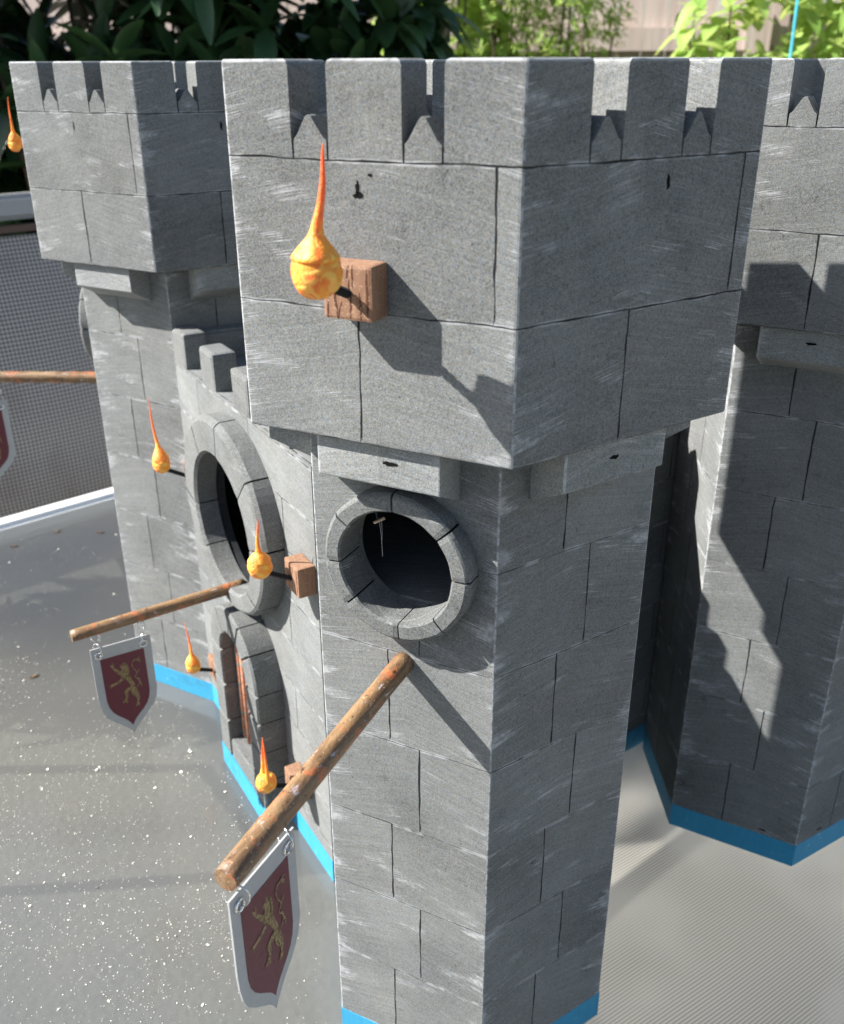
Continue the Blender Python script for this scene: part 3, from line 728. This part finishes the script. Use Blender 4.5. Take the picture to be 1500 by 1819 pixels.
# ------------------------------------------------------------------ table
E0=Vector((-.7457,.975,0)); ex=Vector((.7978,.6029,0)); em=Vector((-.6029,.7978,0))
ang=math.atan2(ex.y,ex.x)
s=N('ribbed_glass_top'); P=s.pos(); X=s.sep(P)
ca,sa=math.cos(D(30)),math.sin(D(30))
across=s.M('ADD',s.M('MULTIPLY',X[0],-sa),s.M('MULTIPLY',X[1],ca))
across=s.M('ADD',across,s.M('MULTIPLY',s.noise(P,6,1),.004))
rib=s.M('SINE',s.M('MULTIPLY',across,2*math.pi/.0031))
ribm=s.M('MULTIPLY',s.mr(s.noise(P,5.5,2),.36,.58),s.mr(X[0],.02,.16))
n1=s.noise(P,1.6,3); n2=s.noise(P,900,2,.7)
c=s.mix(s.mr(n1,.3,.7),(.135,.148,.165),(.215,.212,.205))
c=s.mix(s.M('MULTIPLY',s.M('MULTIPLY',s.mr(rib,-1.,1.,0.,1.),ribm),.55),c,(.085,.082,.078))
spk=s.mr(s.vor(P,260),.0,.16,1.,0.)
c=s.mix(s.M('MULTIPLY',spk,s.mr(s.noise(P,8,2),.4,.6,.15,.55)),c,(.62,.61,.58))
c=s.mix(s.mr(s.noise(P,70,4,.7),.66,.74),c,(.18,.16,.14))
hh=s.M('ADD',s.M('MULTIPLY',n2,.9),s.M('MULTIPLY',s.M('MULTIPLY',rib,ribm),.4))
s.bump(hh,.07,.0005)
GLASS=s.fin(c,s.mr(s.noise(P,14,3),.3,.7,.13,.24),spec=1.,Coat_Weight=1.,Coat_Roughness=.07,Coat_IOR=1.6)
ribf=s.M('MULTIPLY',s.mr(rib,-.6,.6,0.,1.),ribm)
rfr=s.n('ShaderNodeBsdfRefraction'); rfr.inputs['Roughness'].default_value=.42; rfr.inputs['IOR'].default_value=1.10
s.put(rfr.inputs[0],s.mix(ribf,(1.,.985,.96),(.60,.585,.56)))
trp=s.n('ShaderNodeBsdfTransparent'); s.put(trp.inputs[0],s.mix(ribf,(1.,.985,.96),(.60,.585,.56)))
m1=s.n('ShaderNodeMixShader'); m1.inputs[0].default_value=.44; s.t.links.new(s.b.outputs[0],m1.inputs[1]); s.t.links.new(rfr.outputs[0],m1.inputs[2])
m2=s.n('ShaderNodeMixShader'); m2.inputs[0].default_value=.26; s.t.links.new(m1.outputs[0],m2.inputs[1]); s.t.links.new(trp.outputs[0],m2.inputs[2])
s.t.links.new(m2.outputs[0],s.out.inputs[0])
FRAMEW=simple('white_frame_paint',(.80,.80,.79),.35,var=.06,scale=30)
tb=empty('patio_table',tuple(E0+Vector((0,0,-1.0))),ang,'glass topped patio table with white metal frame carrying the grey castle','table')
LX,LY=3.6,1.65
b=bmesh.new(); box(b,Matrix.Translation((LX/2-1.6,-LY/2,.996)),LX/2,LY/2-.001,.004); o=frombm('table_top',b,GLASS,tb)
s=N('clear_glass'); cl=s.n('ShaderNodeBsdfTransparent'); cl.inputs[0].default_value=(.95,.97,.96,1); s.t.links.new(cl.outputs[0],s.out.inputs[0]); o.data.materials.append(s.m)
for p in o.data.polygons:
    if p.normal.z<.5: p.material_index=1
b=bmesh.new()
cx,cy=LX/2-1.6,-LY/2; fw2=.024
for (px,py,sx,sy) in((cx,.020,LX/2+.044,.0205),(cx,-LY-.020,LX/2+.044,.0205),(-1.6-.022,cy,.0215,LY/2-.0015),(LX-1.6+.022,cy,.0215,LY/2-.0015)):
    box(b,Matrix.Translation((px,py,.9875)),sx,sy,.0205)
bmesh.ops.bevel(b,geom=b.edges[:],offset=.008,segments=3,affect='EDGES')
frombm('table_frame',b,FRAMEW,tb,smooth=False)
for px,py in((-1.62,.022),(LX-1.58,.022),(-1.62,-LY-.022),(LX-1.58,-LY-.022)):
    b=bmesh.new(); tube(b,[(px,py,.0),(px,py,.966)],.019,16); frombm('leg',b,FRAMEW,tb,smooth=True)
# dust and pale flecks scattered over the glass
b=bmesh.new(); rnd=random.Random(11)
def clear(x,y):
    p=Vector((x,y,0))
    for T in(TF,TL,TR):
        if (p-T.location).length<.135: return False
    q=(p-WA); 
    if -.02<q.dot(wd)<.4 and -.12<q.dot(wn)<.035: return False
    return True
cnt=0
while cnt<11000:
    x=rnd.uniform(-.78,.10); y=rnd.uniform(-.12,.95)
    if not clear(x,y): continue
    dn=.25+.75*max(0,min(1,mnoise.noise(Vector((x*5,y*5,0)))*1.1+.5))
    if y>.55: dn*=.25
    if x>-.2: dn*=.8
    if rnd.random()>dn: continue
    cnt+=1; r=rnd.uniform(.00026,.00062) if rnd.random()<.976 else rnd.uniform(.0009,.0022)
    th=rnd.random()*6.28; k=rnd.choice((3,4,5)); asp=rnd.uniform(.4,1); vs=[]
    tx,ty=rnd.uniform(-.2,.9),rnd.uniform(-.5,.5)
    for j in range(k):
        a_=6.283*j/k+rnd.uniform(-.3,.3); lx=math.cos(a_)*r; ly=math.sin(a_)*r*asp
        vs.append(b.verts.new((x+lx*math.cos(th)-ly*math.sin(th),y+lx*math.sin(th)+ly*math.cos(th),.0009+lx*tx+ly*ty)))
    b.faces.new(vs)
DUST=simple('pale_dust',(.90,.85,.74),.35,var=.05)
tag(frombm('table_dust',b,DUST,recalc=False),'pale dust and wood flecks scattered over the glass table top','dust',kind='stuff')
# a few dry seed husks on the far part of the table
HUSK=simple('dry_husk',(.42,.27,.15),.7)
import itertools
for i,(x,y,rz,lb) in enumerate(((-.698,.905,.4,'dry brown husk on the table nearest the left picture edge, below the white frame'),(-.640,.960,1.2,'small dry brown husk on the table, middle one of the three below the white frame'),(-.560,.950,.2,'small dry brown husk on the table, closest to the far left tower'),(-.545,.500,.9,'small dry brown husk alone on the table left of the hanging gate banner'))):
    b=bmesh.new(); pts=[]
    for j in range(7):
        f_=j/6; w_=.0022*math.sin(math.pi*f_)**.7+.0002
        pts.append((b.verts.new(((f_-.5)*.014,-w_,.0018+.0015*math.sin(3*f_))),b.verts.new(((f_-.5)*.014,0,.0006)),b.verts.new(((f_-.5)*.014,w_,.002+.001*math.cos(4*f_)))))
    for p,q in zip(pts,pts[1:]):
        b.faces.new((p[0],q[0],q[1],p[1])); b.faces.new((p[1],q[1],q[2],p[2]))
    o=frombm('seed_husk',b,HUSK); o.location=(x,y,0); o.rotation_euler=(0,0,rz); tag(o,lb,'husk','dry husks on the table')
b=bmesh.new(); box(b,Matrix.Rotation(.3,4,'X'),.0045,.0006,.003); bmesh.ops.subdivide_edges(b,edges=b.edges[:],cuts=3)
for v in b.verts: v.co+=Vector([mnoise.noise(v.co*400+Vector((k*3,0,0)))*.0012 for k in range(3)])
o=frombm('dry_petal',b,simple('petal',(.75,.60,.32),.6)); o.matrix_world=wm(.212,.0575)@Matrix.Translation((0,-.018,0)); tag(o,'pale yellow dry petal lying on the sill of the arched gate','petal')

# ------------------------------------------------------------------ mesh sling chair beyond the table
s=N('sling_mesh'); O=s.obj(); X=s.sep(O)
per=.0085
wx=s.M('SINE',s.M('MULTIPLY',s.M('ADD',X[0],s.M('MULTIPLY',s.noise(O,5,1),.01)),2*math.pi/per)); wz=s.M('SINE',s.M('MULTIPLY',s.M('ADD',X[2],s.M('MULTIPLY',s.noise(O,4,1),.012)),2*math.pi/per))
wv=s.M('MULTIPLY',s.M('ADD',s.M('ADD',wx,wz),2.),.25)
c=s.mix(s.mr(wv,.2,.75),(.06,.056,.053),(.58,.53,.49)); c=s.mix(s.mr(s.noise(O,5,2),.5,.7,0.,.5),c,(.20,.165,.14))
s.bump(wv,.5,.003); SLING=s.fin(c,.7,spec=.3)
CHAIRF=simple('grey_chair_frame',(.36,.36,.36),.45,var=.05)
co=E0+em*.36+ex*.22
chair=empty('sling_chair',(co.x,co.y,-1.0),ang,'patio chair with dark mesh sling and pale grey frame beyond the table at left','chair')
b=bmesh.new(); H0,H1=.68,1.438; n=14; vs=[]
for i in range(n+1):
    f_=i/n; z=H0+(H1-H0)*f_; y=.10*f_-.05*math.sin(math.pi*f_)
    vs.append((b.verts.new((-.40,y,z)),b.verts.new((.40,y,z)),b.verts.new((-.40,y+.004,z)),b.verts.new((.40,y+.004,z))))
for p,q in zip(vs,vs[1:]): b.faces.new((p[0],p[1],q[1],q[0])); b.faces.new((p[2],q[2],q[3],p[3]))
frombm('sling_back',b,SLING,chair,recalc=False,smooth=True)
b=bmesh.new(); vs=[]
for i in range(9):
    f_=i/8; vs.append((b.verts.new((-.40,.0+.5*f_,H0+.06*f_-.03*math.sin(math.pi*f_))),b.verts.new((.40,.0+.5*f_,H0+.06*f_-.03*math.sin(math.pi*f_)))))
for p,q in zip(vs,vs[1:]): b.faces.new((p[0],p[1],q[1],q[0]))
frombm('sling_seat',b,SLING,chair,recalc=False)
for sx in(-1,1):
    b=bmesh.new(); tube(b,[(sx*.425,.52,0),(sx*.425,.50,.72),(sx*.425,0,H0),(sx*.425,.05,1.08),(sx*.425,.11,1.48)],.019,12); frombm('side_frame',b,CHAIRF,chair,smooth=True)
    b=bmesh.new(); tube(b,[(sx*.425,-.06,0),(sx*.425,.0,H0)],.017,12); frombm('leg',b,CHAIRF,chair,smooth=True)
b=bmesh.new(); box(b,Matrix.Translation((0,.115,1.495)),.445,.016,.026); bmesh.ops.bevel(b,geom=b.edges[:],offset=.010,segments=3,affect='EDGES'); frombm('top_rail',b,CHAIRF,chair)
b=bmesh.new(); box(b,Matrix.Translation((0,.10,1.453)),.405,.010,.007); frombm('gap_shade_strip',b,simple('brown_gap_shade',(.10,.06,.045),.6),chair)  # brown strip added for the shadow gap between top rail and mesh

# ------------------------------------------------------------------ garden behind
s=N('garden_ground'); P=s.pos(); c=s.mix(s.noise(P,3,5,.6),(.055,.06,.05),(.12,.115,.095)); c=s.mix(s.mr(s.noise(P,60,3),.5,.7),c,(.05,.045,.035)); s.bump(s.noise(P,50,4),.6,.02); GROUND=s.fin(c,.95)
o=mesh('ground',[(-60,-60,-1.0),(60,-60,-1.0),(60,60,-1.0),(-60,60,-1.0)],[(0,1,2,3)],GROUND); tag(o,kind='structure')
s=N('patio_concrete'); P=s.pos(); SL=s.fin(s.mix(s.noise(P,2.2,5,.6),(.58,.55,.505),(.66,.63,.585)),.9)
pq=lambda a,b:tuple(E0+ex*a+em*b+Vector((0,0,-.996)))
o=mesh('patio',[pq(.60,-5),pq(5,-5),pq(5,.35),pq(.60,.35)],[(0,1,2,3)],SL); tag(o,kind='structure')
# fence
s=N('weathered_boards'); O=s.pos(); X=s.sep(O)
v=s.xyz(s.M('MULTIPLY',X[0],70),X[1],s.M('MULTIPLY',X[2],4)); n=s.noise(v,1,5,.6,.4)
idn=s.noise(s.xyz(s.M('FLOOR',s.M('DIVIDE',X[0],.0935)),0.,0.),3.7,0)
c=s.mix(n,(.33,.26,.225),(.58,.50,.455)); c=s.mix(s.mr(idn,.35,.65,0.,.35),c,(.42,.31,.26)); s.bump(n,.5,.004); BOARD=s.fin(c,.85)
FY=3.7
fence=empty('board_fence',(.5,FY,-1.0),D(-20),'weathered pinkish grey wooden board fence at the back of the garden','fence')
for i in range(76):
    x=-3.2+i*.0935; rnd=random.Random(i); hgt=2.14+rnd.uniform(-.01,.01)
    b=bmesh.new(); box(b,Matrix.Translation((x,rnd.uniform(-.003,.003)+.01,hgt/2))@Matrix.Rotation(rnd.uniform(-.003,.003),4,'Y'),.0445,.008,hgt/2); frombm('board',b,BOARD,fence)
for z in(1.845,.42):
    b=bmesh.new(); box(b,Matrix.Translation((.35,-.024,z)),3.55,.022,.040); frombm('rail',b,BOARD,fence)
for x in(-1.4,1.02,3.2):
    b=bmesh.new(); box(b,Matrix.Translation((x,-.085,1.07)),.045,.038,1.07); frombm('post',b,BOARD,fence)
b=bmesh.new(); box(b,Matrix.Translation((1.22,-.056,1.68))@Matrix.Rotation(D(-38),4,'Y'),.030,.008,.42); frombm('brace',b,BOARD,fence)
# leaves
def leafmat(name,a,b_,rough=.45,spec=.5,trans=.25):
    s=N(name); O=s.pos(); n=s.noise(O,14,3); n2=s.n('ShaderNodeNewGeometry').outputs['Random Per Island']
    c=s.mix(n2,a,b_); c=s.mix(s.mr(n,.4,.7,0.,.35),c,tuple(x*.55 for x in a))
    s.b.inputs['Roughness'].default_value=rough; s.b.inputs['Specular IOR Level'].default_value=spec
    s.put(s.b.inputs['Base Color'],c)
    tr=s.n('ShaderNodeBsdfTranslucent'); cc=s.mix(.5,c,tuple(min(1,x*2.2) for x in b_)); s.put(tr.inputs[0],cc)
    mx=s.n('ShaderNodeMixShader'); mx.inputs[0].default_value=trans
    s.t.links.new(s.b.outputs[0],mx.inputs[1]); s.t.links.new(tr.outputs[0],mx.inputs[2]); s.t.links.new(mx.outputs[0],s.out.inputs[0])
    return s.m
def leaf(V,F,base,dr,L,W_,curl,rnd,fold=.25,n=5):
    dr=dr.normalized(); side=dr.cross(Vector((rnd.uniform(-.3,.3),rnd.uniform(-.3,.3),1))).normalized(); nr=side.cross(dr)
    i0=len(V)
    for j in range(n+1):
        f_=j/n; w_=W_*math.sin(math.pi*min(1,f_**.85*.96+.02))**.75/2+.0004
        c=base+dr*L*f_-nr*0+Vector((0,0,-curl*L*f_*f_))
        V.append(c-side*w_+nr*w_*fold); V.append(c); V.append(c+side*w_+nr*w_*fold)
    for j in range(n):
        a=i0+3*j; F.append((a,a+1,a+4,a+3)); F.append((a+1,a+2,a+5,a+4))
BARK=simple('bark',(.12,.08,.055),.9,var=.4)
def shrub(name,label,cat,center,size,count,mat,L,W_,per,curl,seed,stems=14,group=None,fold=.25,upbias=.2,base_z=-1.0,shell=.5,stemr=.008):
    rnd=random.Random(seed); t=empty(name,(center[0],center[1],base_z),0,label,cat,group)
    V=[];F=[]; tips=[]
    o0=Vector((center[0],center[1],base_z))
    for i in range(count):
        while True:
            d=Vector((rnd.uniform(-1,1),rnd.uniform(-1,1),rnd.uniform(-1,1)))
            if shell<d.length<1: break
        d*= 1+.22*mnoise.noise(d*2.3+Vector((seed,0,0)))
        p=Vector(center)-o0+Vector((d.x*size[0],d.y*size[1],d.z*size[2]))
        tips.append(p); out=(Vector((d.x,d.y,d.z*.5))).normalized()*.7+Vector((0,0,upbias))
        k=rnd.randint(*per); ph=rnd.random()*6.28
        a=out.normalized(); e1=a.orthogonal().normalized(); e2=a.cross(e1)
        for j in range(k):
            th=ph+6.283*j/k+rnd.uniform(-.25,.25); dd=(e1*math.cos(th)+e2*math.sin(th))*rnd.uniform(.75,1)+a*rnd.uniform(.1,.7)
            leaf(V,F,p+a*rnd.uniform(-.01,.02),dd,L*rnd.uniform(.7,1.15),W_*rnd.uniform(.8,1.15),curl*rnd.uniform(.3,1.3),rnd,fold)
    mesh('foliage',V,F,mat,t,smooth=True)
    b=bmesh.new()
    for i in range(stems):
        tp=rnd.choice(tips); s0=Vector((rnd.uniform(-.2,.2)*size[0],rnd.uniform(-.2,.2)*size[1],0)); mid=s0.lerp(tp,.5)+Vector((rnd.uniform(-.05,.05),rnd.uniform(-.05,.05),.08))
        tube(b,[s0,s0.lerp(mid,.5)+Vector((0,0,.03)),mid,mid.lerp(tp,.55),tp],[stemr*1.6,stemr*1.3,stemr,stemr*.7,stemr*.4],7)
    frombm('stem',b,BARK,t,smooth=True)
    return t
RH=leafmat('rhododendron_leaf',(.022,.058,.022),(.06,.125,.04),.32,.5,.12)
shrub('rhododendron_bush','dark glossy rhododendron bush with long leaves behind the far left tower','bush',(-.66,2.10,.62),(.90,.36,1.15),1150,RH,.150,.050,(6,8),.28,21,stems=60,shell=.35)
shrub('rhododendron_bush','dark rhododendron bush cut by the left picture edge behind the mesh chair','bush',(-1.65,2.15,.45),(.75,.5,1.25),700,RH,.150,.050,(6,8),.28,22,stems=40,shell=.35)
FE=leafmat('feathery_leaf',(.20,.33,.07),(.42,.58,.14),.6,.3,.45)
BL=leafmat('broad_green_leaf',(.20,.36,.07),(.44,.60,.16),.5,.4,.4)
shrub('leafy_plant','bright green broad leaved plant showing between dark bush and feathery shrub','plant',(.24,3.10,.80),(.24,.22,.62),260,BL,.085,.05,(3,5),.5,31,stems=12,shell=.2)
shrub('feathery_shrub','fine feathery light green shrub above the round merlon row in front of the fence','plant',(.57,3.05,.74),(.30,.25,.60),1300,FE,.040,.008,(7,10),.2,32,stems=30,shell=.2,upbias=.8)
shrub('tomato_plant','sunlit tomato plant leaning over beside a thin blue stake','plant',(1.20,2.78,.52),(.27,.25,.58),190,BL,.095,.05,(3,5),.6,33,stems=12,shell=.2)
shrub('green_hedge_plant','dense bright green plant at the top right picture corner','plant',(1.62,2.8,.62),(.34,.25,.72),520,BL,.06,.032,(4,6),.4,34,stems=16,shell=.3)
b=bmesh.new(); tube(b,[(0,0,0),(.01,0,.9),(-.008,0,2.03)],.0038,10); o=frombm('garden_stake',b,simple('blue_stake_paint',(.03,.33,.40),.4),smooth=True); o.location=(1.16,2.3,-1.0); tag(o,'thin teal blue garden stake standing among the tomato leaves','stake')
